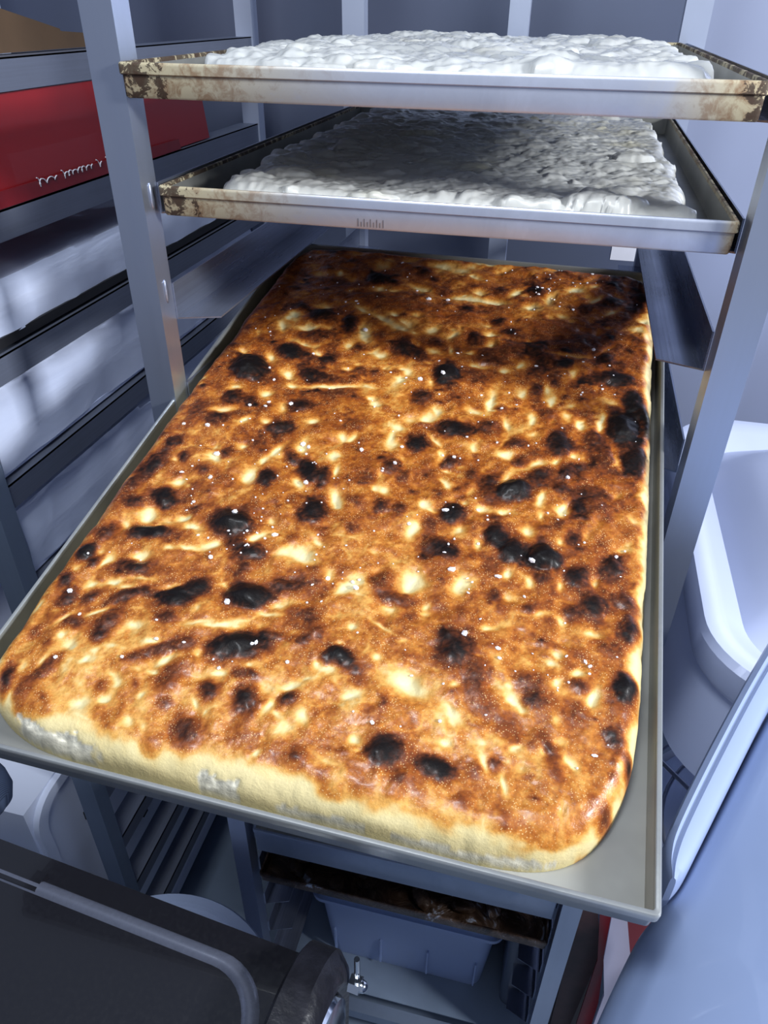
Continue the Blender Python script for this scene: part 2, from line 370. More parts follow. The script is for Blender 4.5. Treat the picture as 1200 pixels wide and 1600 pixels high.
# ------------------------------------------------------------------ the baked bread
DARK = """80,542,30.1,22.1,128,1.1;184,798,17.8,16.1,129,1;333,577,19.6,14.7,92,1.05;360,584,14.9,12.2,171,0.75;551,516,26,14.7,86,1.1;567,463,21.7,12.1,86,0.95;542,609,19.6,13.5,170,0.95;559,569,16.5,9.5,93,0.95;574,541,32.8,10.8,103,0.95;520,603,15.9,9.3,-165,0.85;484,471,20,12,91,0.95;445,385,17.1,15.7,72,1.1;421,376,13.5,10.6,92,0.8;470,412,12.6,11.4,70,0.88;494,399,9.9,8.1,81,0.85;389,339,12.9,12,88,0.97;368,321,12.7,9.3,-104,0.75;381,292,16,13.4,155,0.85;394,282,10.1,8.6,90,0.9;166,275,23.1,16.9,-179,1.05;89,246,23.4,10.5,-175,1;79,296,16.2,12.3,157,0.95;217,370,16.9,10.3,112,0.95;237,361,13.8,10.1,136,0.9;178,346,11.8,9.7,107,0.95;247,310,16,14.5,-107,0.95;193,384,11.1,8.6,110,0.85;437,314,14.6,11.4,94,0.97;456,296,14.2,13.3,101,1;487,298,15.9,15.2,105,1.1;153,172,16.5,11.2,-178,1;170,186,14.3,10.5,-148,0.97;222,188,21.4,13.9,-176,1.05;233,134,26.4,13.7,-162,1.02;326,142,13.8,10.3,179,1;343,135,5.7,5.1,170,0.75;422,174,17.8,14.7,100,0.9;445,147,25.2,12.1,118,0.72;203,241,16.3,10.5,-154,0.93;180,250,10.9,7.7,177,0.8;96,199,17.5,8.6,-166,0.88;253,210,13.6,5.6,-167,0.85;359,218,15.5,6.7,-179,0.75;517,281,13.2,11.4,55,0.92;536,249,16.8,11.6,96,0.93;570,231,13,9,101,0.92;550,299,14.3,9.9,-105,0.85;564,261,12.7,10.2,143,0.8;510,371,11.2,7.8,88,0.9;512,328,8.7,6.6,82,0.85;487,269,8.1,6.8,69,0.8;569,167,13.1,10.1,71,1;568,154,14.9,11.3,75,0.6;388,68,15.8,11.8,-157,0.97;428,66,15.8,9.2,176,0.97;453,46,7,6.1,-145,0.65;260,85,13.7,9.6,118,0.92;227,87,10.1,8,142,0.87;223,49,16.9,11.7,132,0.78;295,93,9,6.1,-158,0.9;200,33,11.1,8,136,0.5;193,68,6.8,5,146,0.7;373,40,8.8,7.7,175,0.5;486,156,8.9,7.9,-137,0.7;531,158,6.4,5.7,-131,0.8;496,140,9.1,7.9,-166,0.85;476,112,10.3,8.1,153,0.65;511,103,7,5.4,136,0.75;530,134,10.9,9.5,180,0.65;559,123,8.6,7.8,-155,0.85;573,104,10.5,5.2,100,0.85;561,62,7.9,6.5,70,0.72;552,35,6.4,5.1,-144,0.7;473,80,7.5,5.3,91,0.75;518,83,7,4.6,107,0.65;560,92,5.3,3.8,83,0.6;325,441,13.5,10.4,104,0.98;117,588,17.5,14,130,1;138,588,14.5,10.1,145,0.9;174,586,12,10,171,0.98;162,544,12.9,9.9,122,0.88;180,542,13.1,9.7,149,0.85;147,562,8.8,6.6,119,0.8;181,665,18.1,11.8,110,0.95;134,681,16.4,14.5,153,0.95;100,691,11.2,9.7,145,0.85;136,633,17.9,8,-171,0.75;158,637,10.5,7.9,-177,0.7;206,618,10.8,8.6,114,0.8;264,624,15,13.8,115,0.88;285,613,17.7,10,148,0.9;221,567,8.9,7.9,146,0.75;231,645,11.1,8,110,0.7;313,527,11.7,11.1,97,0.88;367,477,20,11.3,168,0.95;356,474,11.7,10.4,99,0.9;307,392,11.7,7.2,-114,0.8;324,385,8.9,6.4,-91,0.75;313,330,8.4,7.3,113,0.85;335,333,8.4,7.3,108,0.82;294,292,7.3,5.4,-175,0.75;286,369,10,7.1,-172,0.7;370,420,10.9,9.2,153,0.82;401,486,11.5,10.5,-161,0.8;436,461,12.2,8.8,-163,0.85;397,404,8.1,6.2,96,0.82;417,398,9.3,8.8,66,0.85;445,433,7.5,6.8,77,0.8;500,424,11.3,9.3,74,0.82;517,397,12.2,8.6,-158,0.75;530,376,17.9,12.4,139,0.65;469,525,12.1,9.1,89,0.7;249,826,11.9,11.3,141,0.85;288,777,11.3,10.9,176,0.75;62,793,10.9,9.3,151,0.65;129,776,31.9,14,167,0.7;180,738,18.9,10.9,-172,0.6;418,802,13.1,12.4,-131,0.93;367,794,10.9,9.1,93,0.8;374,940,11.9,10.6,-159,0.8;526,790,12.8,10.9,59,0.88;490,767,10.4,8.7,80,0.85;566,808,17.9,13.4,78,0.9;558,778,10.4,7.5,80,0.85;563,851,15.2,10.7,82,0.8;378,710,9,8,-155,0.85;398,689,11.2,9.3,-164,0.88;354,663,12.4,10.9,94,0.85;306,644,10.7,6.7,103,0.8;374,627,11.9,11.6,-125,0.7;403,644,26.3,16.6,-141,0.72;438,652,13.5,11.6,81,0.88;448,632,8.8,7.9,69,0.85;475,629,11.5,9.7,-157,1;526,650,10.6,8.9,60,0.93;506,684,29,17.4,-140,0.72;475,670,18.2,13.4,-160,0.7;444,610,11.4,10.7,56,0.8;466,589,9.5,6.3,91,0.82;447,569,9.2,7.6,87,0.82;504,577,18.3,7.6,93,0.6;456,541,7.6,6.1,89,0.6;523,489,11.8,9.5,107,0.8;535,463,15.1,7,90,0.75;557,421,20.3,12.9,83,0.5;536,340,35.2,18.9,90,0.45;532,305,16.7,12,84,0.4;172,478,15.8,10.2,-163,0.93;164,432,13.4,10.7,-154,0.92;108,472,8.1,6.3,129,0.85;82,474,11.9,10.7,-127,0.88;82,431,11.7,11.2,161,0.88;49,376,14.5,7.5,-106,0.8;48,450,14.9,8.9,-97,0.7;54,419,16.2,9.2,-109,0.65;73,360,8.2,7,135,0.9;49,382,7.6,6.9,168,0.85;119,375,9.1,7.3,123,0.85;43,340,18.7,10.3,-105,0.9;37,312,18.7,9.5,-98,0.8;50,281,10.4,6.6,179,0.85;188,505,23.6,7.9,-159,0.6;215,511,16.4,7.8,-169,0.7;45,235,13.3,7.5,-109,0.75;39,206,10.6,8.2,-113,0.98;52,196,7.6,5.6,150,0.8;37,167,10.8,6.4,-86,0.9;51,150,11.7,6.6,-110,0.85;72,155,10.3,5.8,-107,0.8;106,163,16.7,7.5,-141,0.85;123,173,9.3,6.1,178,0.8;156,148,8.5,5.6,-175,0.8;106,132,14.3,9.3,-121,0.78;104,115,8,6.8,-167,0.87;74,125,7.7,4.8,177,0.65;42,110,8.1,4.3,-86,0.7;75,75,17.3,6.7,-109,0.72;68,50,13.8,6.1,107,0.65;46,58,17,6,112,0.9;98,39,5.7,3.9,147,0.4;166,112,22.7,5,-148,0.72;149,102,9.6,5.8,-139,0.68;185,125,11.1,7.2,-155,0.72;191,93,12.7,8.9,-128,0.7;161,80,4.2,3,142,0.6;130,68,5.6,5.1,130,0.6;147,44,9.1,6,132,0.5;246,108,6.8,4.4,-175,0.75;259,110,5.9,4.9,165,0.8;289,153,6,4.1,-169,0.8;286,178,8.3,5.7,-175,0.75;262,151,9.5,4.8,-171,0.75;342,233,12.4,9.9,106,0.65;335,236,7.4,7,-173,0.7;352,126,5.4,4.4,-172,0.6;376,199,5.9,5,-164,0.65;420,216,7.2,4.9,-161,0.6;439,276,8.1,7.3,96,0.65;449,238,7.1,6.6,-152,0.82;457,224,4.6,4.2,-133,0.6;480,230,6,5.5,67,0.75;516,237,7.6,6.4,66,0.8;392,265,18,14.8,93,0.55;546,207,5.9,5.1,-134,0.65;397,110,20.6,7.1,-166,0.35;333,66,15.3,11.2,-158,0.3;379,94,16.2,10.2,-166,0.35;514,47,14.9,13.2,-144,0.35;392,365,6.8,6,91,0.65;362,443,6.6,6,94,0.5;224,416,7.5,5.6,-172,0.5;247,454,9,8.2,169,0.65;136,400,6.6,5.3,159,0.6;131,328,20.8,8.4,-154,0.55;220,322,8,6.7,128,0.6;264,284,6.3,5.1,117,0.65;552,81,15.1,7.6,89,0.35;126,890,64.6,12.6,179,0.45;98,841,34.7,18.5,160,0.5;44,842,20.8,16.5,173,0.55;230,730,37.5,13.7,180,0.6;326,713,35.5,15.1,-170,0.6;450,704,42.2,18.9,-167,0.6;330,904,30.5,16.8,-170,0.45;460,886,37.7,15.8,-168,0.45;500,854,24.6,15.1,-165,0.5;378,851,19.2,15.7,-169,0.5;296,725,23.8,13.7,-169,0.55;55,752,17,14.1,155,0.55;50,714,18.1,10.8,-91,0.5;41,658,19.1,11.8,-79,0.5;42,608,17.5,10.4,-98,0.55"""
PALE = """368,239,16.9,13.6,101,1;311,220,21.8,6.8,-134,1;334,240,10.1,6.8,-100,0.8;289,229,8.2,6.1,115,0.7;415,248,16.5,10.1,82,1;407,266,8.2,5.1,102,0.8;392,129,18.9,14.4,163,1.1;253,248,17.8,9.5,170,1;233,246,9.1,5.9,-172,0.8;356,208,9.7,8.2,107,0.9;386,214,5.8,5.3,101,0.8;262,331,13.5,8.3,109,1;269,321,7.5,4.8,110,0.9;358,345,8.5,6,101,1;353,308,14.7,6.9,-118,1;297,440,22.4,6.7,99,0.9;301,463,10.2,7.1,145,0.9;358,428,16.5,5.9,86,0.9;346,451,14.8,3.6,138,0.8;372,380,14.1,4.7,129,0.9;393,367,14.8,4.5,-140,0.9;397,356,6.2,4.2,140,0.9;414,350,8.6,6.5,104,0.9;397,318,8,7.6,101,0.8;420,301,7.8,5.1,97,0.8;310,356,9.1,8.3,114,0.9;299,356,7,4.8,106,0.8;298,377,8.3,5.7,106,0.8;214,346,9.2,7,122,1;240,431,9.2,5.9,110,0.9;252,431,10.3,5.9,-113,0.8;243,395,9.4,7.2,-121,0.9;251,370,13.5,5.3,92,0.9;262,501,14.9,6.5,114,0.9;336,503,11.6,7.3,-84,0.9;326,488,10.7,8.6,-170,0.9;308,481,9.2,8.4,176,0.7;398,533,24.6,6.3,88,1;382,509,12.8,7,163,0.8;433,556,15.4,7.9,94,0.9;460,574,13.3,5.5,94,0.8;468,552,17.6,6.1,95,0.9;448,508,16.6,4.5,85,0.8;472,513,7.3,5.8,85,0.8;505,511,12.7,7.1,105,1;488,523,10.9,6.6,93,0.7;528,519,28.4,4.9,87,1;537,564,15.2,7.6,163,0.7;420,496,13,6,101,0.9;392,447,7.9,5.6,106,0.8;430,440,13.9,7.6,175,1;422,461,15.1,3,79,0.7;463,432,10.3,5.9,-145,0.9;482,439,7.2,5.5,-121,0.8;501,456,11.5,6.9,-108,0.9;434,402,19.8,4.7,-113,0.9;503,417,7.1,5.4,83,0.8;474,378,13.4,5.3,87,0.95;477,353,9.1,3.2,95,0.7;498,364,9.4,6.3,87,0.9;438,349,8,5.5,177,0.8;467,327,9.5,7.5,116,0.9;533,358,10.4,6.1,98,0.95;525,336,7.8,5.6,82,0.95;550,404,8.1,6.3,71,0.8;569,370,9.3,5.2,141,0.7;557,324,10.7,5,179,0.9;546,460,19.5,3.9,110,0.7;501,321,4.6,4.1,-138,0.8;536,280,7.8,4.1,90,1;452,266,7.3,6.9,131,1;477,262,8.4,6.2,127,0.9;504,266,8.3,4.1,93,0.9;459,239,5.4,5,-137,0.8;485,226,13.7,3.5,-164,0.8;509,226,6.1,5.4,62,0.8;446,202,7.9,4.1,-166,0.8;508,188,7.7,5.9,143,0.9;529,172,6.6,5.6,64,0.9;514,157,6.2,5.3,78,0.9;542,152,10.1,6.1,65,1.1;474,148,4.5,3.7,82,0.8;481,134,13.8,4.7,143,0.9;516,127,5.3,3.5,87,0.7;431,113,11.3,5.1,139,0.95;427,136,4.3,3.7,-162,0.8;431,89,7.2,5.1,-165,0.9;459,93,3.9,2.8,-164,0.7;464,78,8.2,3.1,111,0.9;483,64,8.9,2.5,108,0.9;506,99,5.1,3.7,112,0.8;529,94,9.4,2.7,136,0.9;525,54,10.1,3.7,95,0.8;349,109,9.6,4.8,-156,0.9;359,149,5.7,5.4,-163,0.85;311,132,5.9,3.9,112,0.9;324,156,5.1,2.7,-165,0.8;329,178,5.4,4.8,171,0.8;355,183,15.1,2.6,158,0.7;284,86,15.2,4.8,74,1.1;294,104,9.6,3.7,-156,1;293,76,7.1,2.7,162,0.8;314,81,5.9,4.3,117,0.8;361,72,8.2,6.8,-178,0.9;254,118,4.6,3.3,-177,0.8;255,186,8.1,4.7,-156,0.8;247,173,14.3,3.7,-166,0.8;209,150,23.2,2.9,-164,0.9;227,151,8.3,3.5,-167,0.8;187,148,12.2,2.9,-161,0.8;147,184,13.6,3.9,-167,1;180,164,6.2,4.8,128,0.7;84,178,10.8,5.1,-159,1;100,175,10.3,3.8,-169,0.8;107,188,14.1,3.1,-170,0.8;94,214,11.8,7.1,-167,1;65,199,12.3,5.2,-113,1;158,242,15.4,6.2,-147,1;138,231,10.7,3.4,-168,0.9;119,227,6.7,3.3,-175,0.8;72,268,10.4,9.1,-131,1;116,274,10.2,6.7,-168,1;129,262,10.9,7.4,-168,1;92,259,9.4,3.7,-170,0.7;200,260,11.7,5.2,-129,1;83,322,12.6,6.5,-164,0.9;107,365,11,8.1,141,1;133,392,8.4,7.1,138,0.9;64,354,6.1,4.2,177,0.8;173,393,13.8,5.7,-106,1;165,372,9.9,4.6,-104,0.9;158,346,13.4,9.3,110,1;202,403,12.6,6.4,98,0.8;82,450,18.7,6.4,-160,0.9;118,435,11.2,5.8,-122,1;143,439,9,7.2,134,0.9;152,471,11.8,7.6,112,1;195,452,9.1,7.3,-149,0.9;120,491,11,8.4,126,1.1;81,496,11.5,6.7,-176,0.9;198,525,48.7,5.3,-168,0.95;146,517,8.3,6.6,179,0.9;133,539,13.5,10.9,168,0.9;98,572,15.4,8.5,115,0.9;159,592,37.7,5.4,170,0.95;130,610,19.9,5.4,164,0.8;86,642,15.7,8.5,119,0.9;97,669,12.7,7.2,137,0.95;127,646,21.4,6.5,-169,0.9;131,702,15.1,7,-171,0.8;193,622,13.5,8.3,-122,0.9;205,648,28.6,8.7,111,0.85;241,607,13.4,8.9,-173,0.9;207,567,8.2,7.1,-179,0.8;285,576,11.6,7.2,112,0.85;278,555,9.6,6.7,-108,0.9;318,559,12,4.7,102,0.8;251,665,22.3,6.8,156,0.8;185,703,13.5,5.7,151,0.8;223,685,26.8,6.7,149,0.85;262,676,13,10.7,108,0.7;294,674,12.5,7.9,-116,0.8;326,667,14.1,6.7,-128,0.8;329,630,8.9,5.1,102,0.8;309,622,8.4,7.4,-175,0.7;265,702,10.7,8.3,-171,0.6;196,767,13.2,9.3,-173,0.8;145,789,17.4,8.6,109,0.8;91,799,15.6,8.8,125,0.7;256,780,25.4,8.2,161,0.7;325,766,37.9,7.1,-177,0.9;363,764,23.8,8.7,-175,0.95;340,787,10.9,9.1,-171,0.8;395,797,17.7,7.5,-128,0.9;418,757,12.6,10.2,-160,1;439,784,21.1,9.1,94,0.8;476,812,14.4,8.9,-164,1;501,826,11.8,5.5,-124,0.8;496,850,19,6.3,-118,0.9;504,791,17,7.3,-136,0.95;527,761,19.4,5.4,-133,0.9;442,873,23.7,9.5,-159,0.8;301,847,24.2,11.7,178,0.7;367,859,10,9.5,66,0.7;270,852,19.8,10.1,-171,0.7;183,836,19.8,10.2,-171,0.6;132,869,20.4,8.5,-170,0.5;81,860,10.6,8.4,174,0.5;217,863,13.9,8.3,-172,0.6;376,677,12.2,7.8,-167,0.9;379,651,11.4,9.1,-167,0.95;355,628,9.8,5.9,-169,0.8;365,604,9.8,5.7,-169,0.9;401,600,8.6,8,62,0.9;420,618,10.8,5.3,-115,0.9;481,649,27.5,4.4,-177,0.8;513,709,6.9,6,-145,0.6;488,712,6.9,6.2,-139,0.8;464,740,7.2,6.4,-138,0.7;568,752,11.6,8.1,79,1;575,713,12.5,6.4,87,0.9;580,654,11.5,4.6,89,0.8;528,673,13.7,5.3,-120,0.7;488,608,11.1,6.3,-90,0.7;27,133,8.2,3.3,-109,0.7;62,127,11.1,3.2,-125,0.9;89,140,12.5,3.2,-147,0.95;68,80,8.7,4.3,-97,0.9;81,101,10.6,7.7,-113,0.8;108,90,5.2,3.7,-129,1;122,50,7.3,6.5,-168,0.9;141,60,7.1,3.4,-146,0.9;132,135,9.6,5,-171,0.8;156,119,8.1,3.5,-165,0.95;177,105,9.7,4.9,-126,0.95;175,92,3.4,2.6,141,0.9;204,119,5.2,4.1,145,0.9;228,105,6.7,3.2,-164,0.95;219,71,9,3.1,136,1;173,69,4,3.4,-122,0.8;53,73,7.3,3.9,106,0.6;119,20,21.7,6.9,-169,0.8;171,44,8.5,5.1,127,0.7;186,44,6.7,4.4,111,0.7"""

def parse(s): return [tuple(float(v) for v in r.split(',')) for r in s.split(';')]
DARK = parse(DARK); PALE = parse(PALE)
STEP = .00135
xs = np.arange(.004, .598, STEP); ys = np.arange(.004, .904, STEP)
X, Y = np.meshgrid(xs, ys, indexing='ij')
OUT = [(.016,.10),(.018,.062),(.032,.040),(.062,.024),(.10,.0150),(.18,.0135),(.30,.0135),(.42,.0135),(.49,.015),(.525,.022),(.552,.040),(.571,.072),(.582,.115),(.586,.20),(.5870,.34),(.5875,.60),(.587,.84),(.570,.878),(.50,.888),(.20,.889),(.06,.888),(.032,.870),(.022,.80),(.018,.62),(.015,.40),(.0145,.22)]
OUT = smooth_poly(OUT, 2)
wob = fbm(X, Y, .05, 5, 4)*.0042
d, qx, qy = poly_dist(X, Y, OUT)
inside = d > 0
dd = np.clip(d+wob*sstep(d, 0, .004), 0, None)
side_r = .022+.010*sstep(Y, .10, .03)
tt = np.clip(dd/side_r, 0, 1)
H = .0405*(1-(1-tt)**2.5)**(1/2.5)
H += sstep(tt, .3, 1)*(.0045*fbm(X, Y, .13, 11, 2)+.0034*fbm(X, Y, .045, 12, 3)+.0016*fbm(X, Y, .013, 13, 3))
# distorted coordinates give every blister a ragged outline
dx = fbm(X, Y, .022, 21, 3)*.0046; dy = fbm(X, Y, .022, 22, 3)*.0046
XD = X+dx; YD = Y+dy
B = .535+.17*fbm(XD, YD, .060, 31, 3)+.24*fbm(XD, YD, .021, 32, 4)+.15*fbm(X, Y, .0065, 33, 3)
crz = np.abs(fbm(X*.75+Y*.35, Y-X*.3, .026, 34, 2)); B -= .12*np.exp(-(crz/.07)**2)*sstep(fbm(X, Y, .05, 35, 2), -.1, .3)
B += .08*sstep(Y, .30, .60)-.10*sstep(Y, .22, .03)+.05*sstep(X, .35, .55)*sstep(Y, .15, .3)
# random small blisters and dimples
rs = np.random.RandomState(4)
def _w(): pass
def window(cx, cy, R):
    i0, i1 = np.searchsorted(xs, (cx-R, cx+R)); j0, j1 = np.searchsorted(ys, (cy-R, cy+R)); return slice(i0, i1), slice(j0, j1)
for k in range(620):
    cx, cy = rs.uniform(.02, .585), rs.uniform(.03, .885); a = rs.uniform(.0035, .0105); e = rs.uniform(.45, 1); th = rs.uniform(-.5, .5)
    s = window(cx, cy, a*2.2)
    if X[s].size == 0: continue
    u = (XD[s]-cx)*math.cos(th)+(YD[s]-cy)*math.sin(th); v = -(XD[s]-cx)*math.sin(th)+(YD[s]-cy)*math.cos(th)
    g = np.exp(-((u/a)**2+(v/(a*e))**2)*1.2)
    if rs.rand() < .62: H[s] += g*a*.16; B[s] += g*rs.uniform(.08, .30)
    else: H[s] -= g*a*.22; B[s] -= g*rs.uniform(.12, .42)
for (cx, cy, a, b, th, st) in PALE:
    cx /= 1000; cy /= 1000; a = a/1000*1.0; b = b/1000*1.0; th = math.radians(th); R = max(a, b)*2.3
    s = window(cx, cy, R)
    if X[s].size == 0: continue
    u = (XD[s]-cx)*math.cos(th)+(YD[s]-cy)*math.sin(th); v = -(XD[s]-cx)*math.sin(th)+(YD[s]-cy)*math.cos(th)
    q = np.sqrt((u/a)**2+(v/b)**2); wgt = np.exp(-(q/.95)**2.0)*min(1, st)
    B[s] = B[s]*(1-wgt)+.02*wgt; H[s] -= np.exp(-(q/.82)**2)*min(.0085, .50*min(a, b))*st
# edges stay pale: front face wide, the other sides narrow
front = sstep(Y, .085, .020)
pe = np.where(Y < .09, sstep((dd+.012*fbm(X, Y+H, .028, 41, 3))*(1+1.6*sstep(X, .44, .54)+1.3*sstep(X, .045, .02)), .008, .030), sstep(dd+(.003+.006*sstep(X, .4, .55))*fbm(X, Y, .02, 42, 3), .0015+.004*sstep(X, .4, .55), .0085+.010*sstep(X, .4, .55)))
B = B*pe+.10*(1-pe)
for (cx, cy, a, b, th, st) in DARK:
    cx /= 1000; cy /= 1000; a /= 1000; b /= 1000; th = math.radians(th); R = max(a, b)*2.0
    s = window(cx, cy, R)
    if X[s].size == 0: continue
    u = (XD[s]-cx)*math.cos(th)+(YD[s]-cy)*math.sin(th); v = -(XD[s]-cx)*math.sin(th)+(YD[s]-cy)*math.cos(th)
    q = np.sqrt((u/a)**2+(v/b)**2); tgt = min(1.05, .16+.85*st) if st > .45 else .30+.5*st
    wgt = 1/(1+np.exp((q-1.0)*(6.5 if st > .93 else 4.2)))
    if st <= .55: wgt = wgt*.8
    B[s] = B[s]*(1-wgt)+np.maximum(B[s], tgt+.05*np.exp(-q*q))*wgt
    hh = min(.0078, .30*min(a, b)*(st**2))*(1.6 if st > 1.03 else 1)
    H[s] += np.clip(1-(q/1.15)**2, 0, 1)**1.3*hh
    B[s] += .09*min(1, st)*np.exp(-((q-1.0)/.6)**2)*(q > .9)*(B[s] > .2)
B = B+.10*fbm(X, Y, .0030, 51, 2)*sstep(B, .2, .5)
# torn, open crumb low on the front side
cr = np.zeros_like(B)
YH = Y+H; nb = fbm(X, YH, .016, 44, 3)
for cx, cw, hm in ((.112, .044, .037), (.262, .019, .033), (.30, .012, .012), (.36, .060, .021), (.44, .05, .023), (.50, .03, .018)):
    cr = np.maximum(cr, np.exp(-(np.abs(X-cx)/cw)**3)*sstep(H+.009*nb, hm, hm-.006)*(Y < .045))
cr = cr*sstep(H, .0005, .003)
cr2 = sstep(X+.006*nb, .577, .584)*sstep(Y, .12, .2)*.8
crum = np.clip(sstep(cr+.25*fbm(X, YH, .010, 61, 3), .38, .55)+cr2*.9, 0, 1)
pore = fbm(X, YH*1.3, .0075, 62, 4)
H = H-crum*(.0016+.0030*np.clip(pore, -1, 1))*sstep(H, .0, .006)
stops = [(-.2, (.76, .71, .48)), (.0, (.76, .70, .44)), (.15, (.76, .61, .29)), (.30, (.66, .35, .085)), (.44, (.48, .175, .028)), (.56, (.33, .095, .013)), (.68, (.21, .050, .009)), (.80, (.095, .024, .008)), (.92, (.022, .008, .005)), (1.02, (.006, .004, .004)), (1.3, (.004, .004, .005))]
sp = np.array([p for p, c in stops]); sc = np.array([c for p, c in stops])
colr = np.stack([np.interp(B, sp, sc[:, i]) for i in range(3)], -1)
ccol = np.where((X > .56)[..., None] & (Y > .1)[..., None], np.array((.42, .36, .22)), np.array((.84, .80, .66)))  # right-side crumb coloured darker for shade, front crumb left pale
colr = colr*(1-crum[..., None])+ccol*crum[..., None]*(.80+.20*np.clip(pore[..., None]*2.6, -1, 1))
oil = sstep(H, .010, .002)*sstep(Y, .05, .02)
colr = colr*(1-.35*oil[..., None])+np.array((.55, .48, .14))*.35*oil[..., None]
Xc = np.where(inside, X, qx); Yc = np.where(inside, Y, qy); Zf = -.0293
Zb = np.where(inside, Zf+np.maximum(H, .0008), Zf)
t = NT('baked_crust'); at = t.n('ShaderNodeVertexColor'); at.layer_name = 'tint'
ch = t.n('ShaderNodeAttribute'); ch.attribute_name = 'char'
n1 = t.noise(420, 3, .6); n2 = t.noise(900, 2, .6); n3 = t.noise(150, 4, .65)
c = t.mix(t.ramp(ch.outputs['Fac'], [(.15, .18), (.4, 1.0)]), at.outputs[0], t.mix(1.0, at.outputs[0], t.ramp(n1, [(.25, (.74, .71, .66)), (.75, (1.25, 1.24, 1.2))]), 'MULTIPLY'))
vor = t.n('ShaderNodeTexVoronoi'); vor.inputs['Scale'].default_value = 480; t.l(t.coord(), vor.inputs['Vector'])
speck = t.math('MULTIPLY', t.ramp(vor.outputs['Distance'], [(.14, .75), (.32, 0.0)]), t.ramp(t.noise(70, 3), [(.38, 0.0), (.6, 1.0)]), True)
speck = t.math('MULTIPLY', speck, t.ramp(ch.outputs['Fac'], [(.30, 0.0), (.45, 1.0), (.72, .7), (.85, 0.0)]), True)
c = t.mix(speck, c, (.90, .60, .27))
t.set(color=c, rough=t.ramp(ch.outputs['Fac'], [(0.0, .52), (.45, .36), (.8, .42), (1.0, .50)]), spec=t.ramp(ch.outputs['Fac'], [(.5, .40), (1.0, .18)]), coat=t.ramp(ch.outputs['Fac'], [(.2, 0.0), (.55, .16), (1.0, .08)]), coat_rough=.16)
t.bump(t.math('ADD', t.math('MULTIPLY', n3, .8), t.math('MULTIPLY', n1, .35)), .38, .0020)
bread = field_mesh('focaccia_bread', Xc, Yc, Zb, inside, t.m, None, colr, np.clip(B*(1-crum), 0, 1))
bread.matrix_world = MB
tag(bread, 'large golden-brown baked focaccia with charred black blisters, filling the tray pulled out in front', 'bread')

# coarse salt scattered over the crust
rs = np.random.RandomState(9); bm = bmesh.new()
cl = [(.29, .235, .02), (.19, .26, .02), (.20, .36, .03), (.10, .33, .02), (.46, .82, .03), (.44, .80, .02), (.37, .30, .03), (.46, .16, .03), (.34, .46, .04), (.15, .42, .05)]
for k in range(360):
    if k % 5 < 2: c0 = cl[rs.randint(len(cl))]; x, y = rs.normal(c0[0], c0[2]), rs.normal(c0[1], c0[2])
    else: x, y = rs.uniform(.03, .57), rs.uniform(.08, .87)
    i = min(max(np.searchsorted(xs, x), 1), len(xs)-2); j = min(max(np.searchsorted(ys, y), 1), len(ys)-2)
    if d[i, j] < .02: continue
    r = rs.choice([.0009, .0014, .0021, .0032], p=[.4, .35, .18, .07])
    mt = Matrix.Translation(MB@Vector((xs[i], ys[j], Zb[i, j]+r*.25)))@Matrix.Rotation(rs.uniform(0, 6.3), 4, 'Z')@Matrix.Rotation(rs.uniform(-.5, .5), 4, 'X')@Matrix.Diagonal((rs.uniform(.8, 1.5), rs.uniform(.7, 1.2), rs.uniform(.4, .9), 1))
    bmesh.ops.create_icosphere(bm, subdivisions=1, radius=r, matrix=mt)
tt_ = NT('salt_crystal'); tt_.set(color=(.88, .86, .90), rough=.12, coat=.5)
tag(from_bm('coarse_salt', bm, tt_.m), 'white coarse salt grains scattered over the baked focaccia crust', 'salt', kind='stuff')

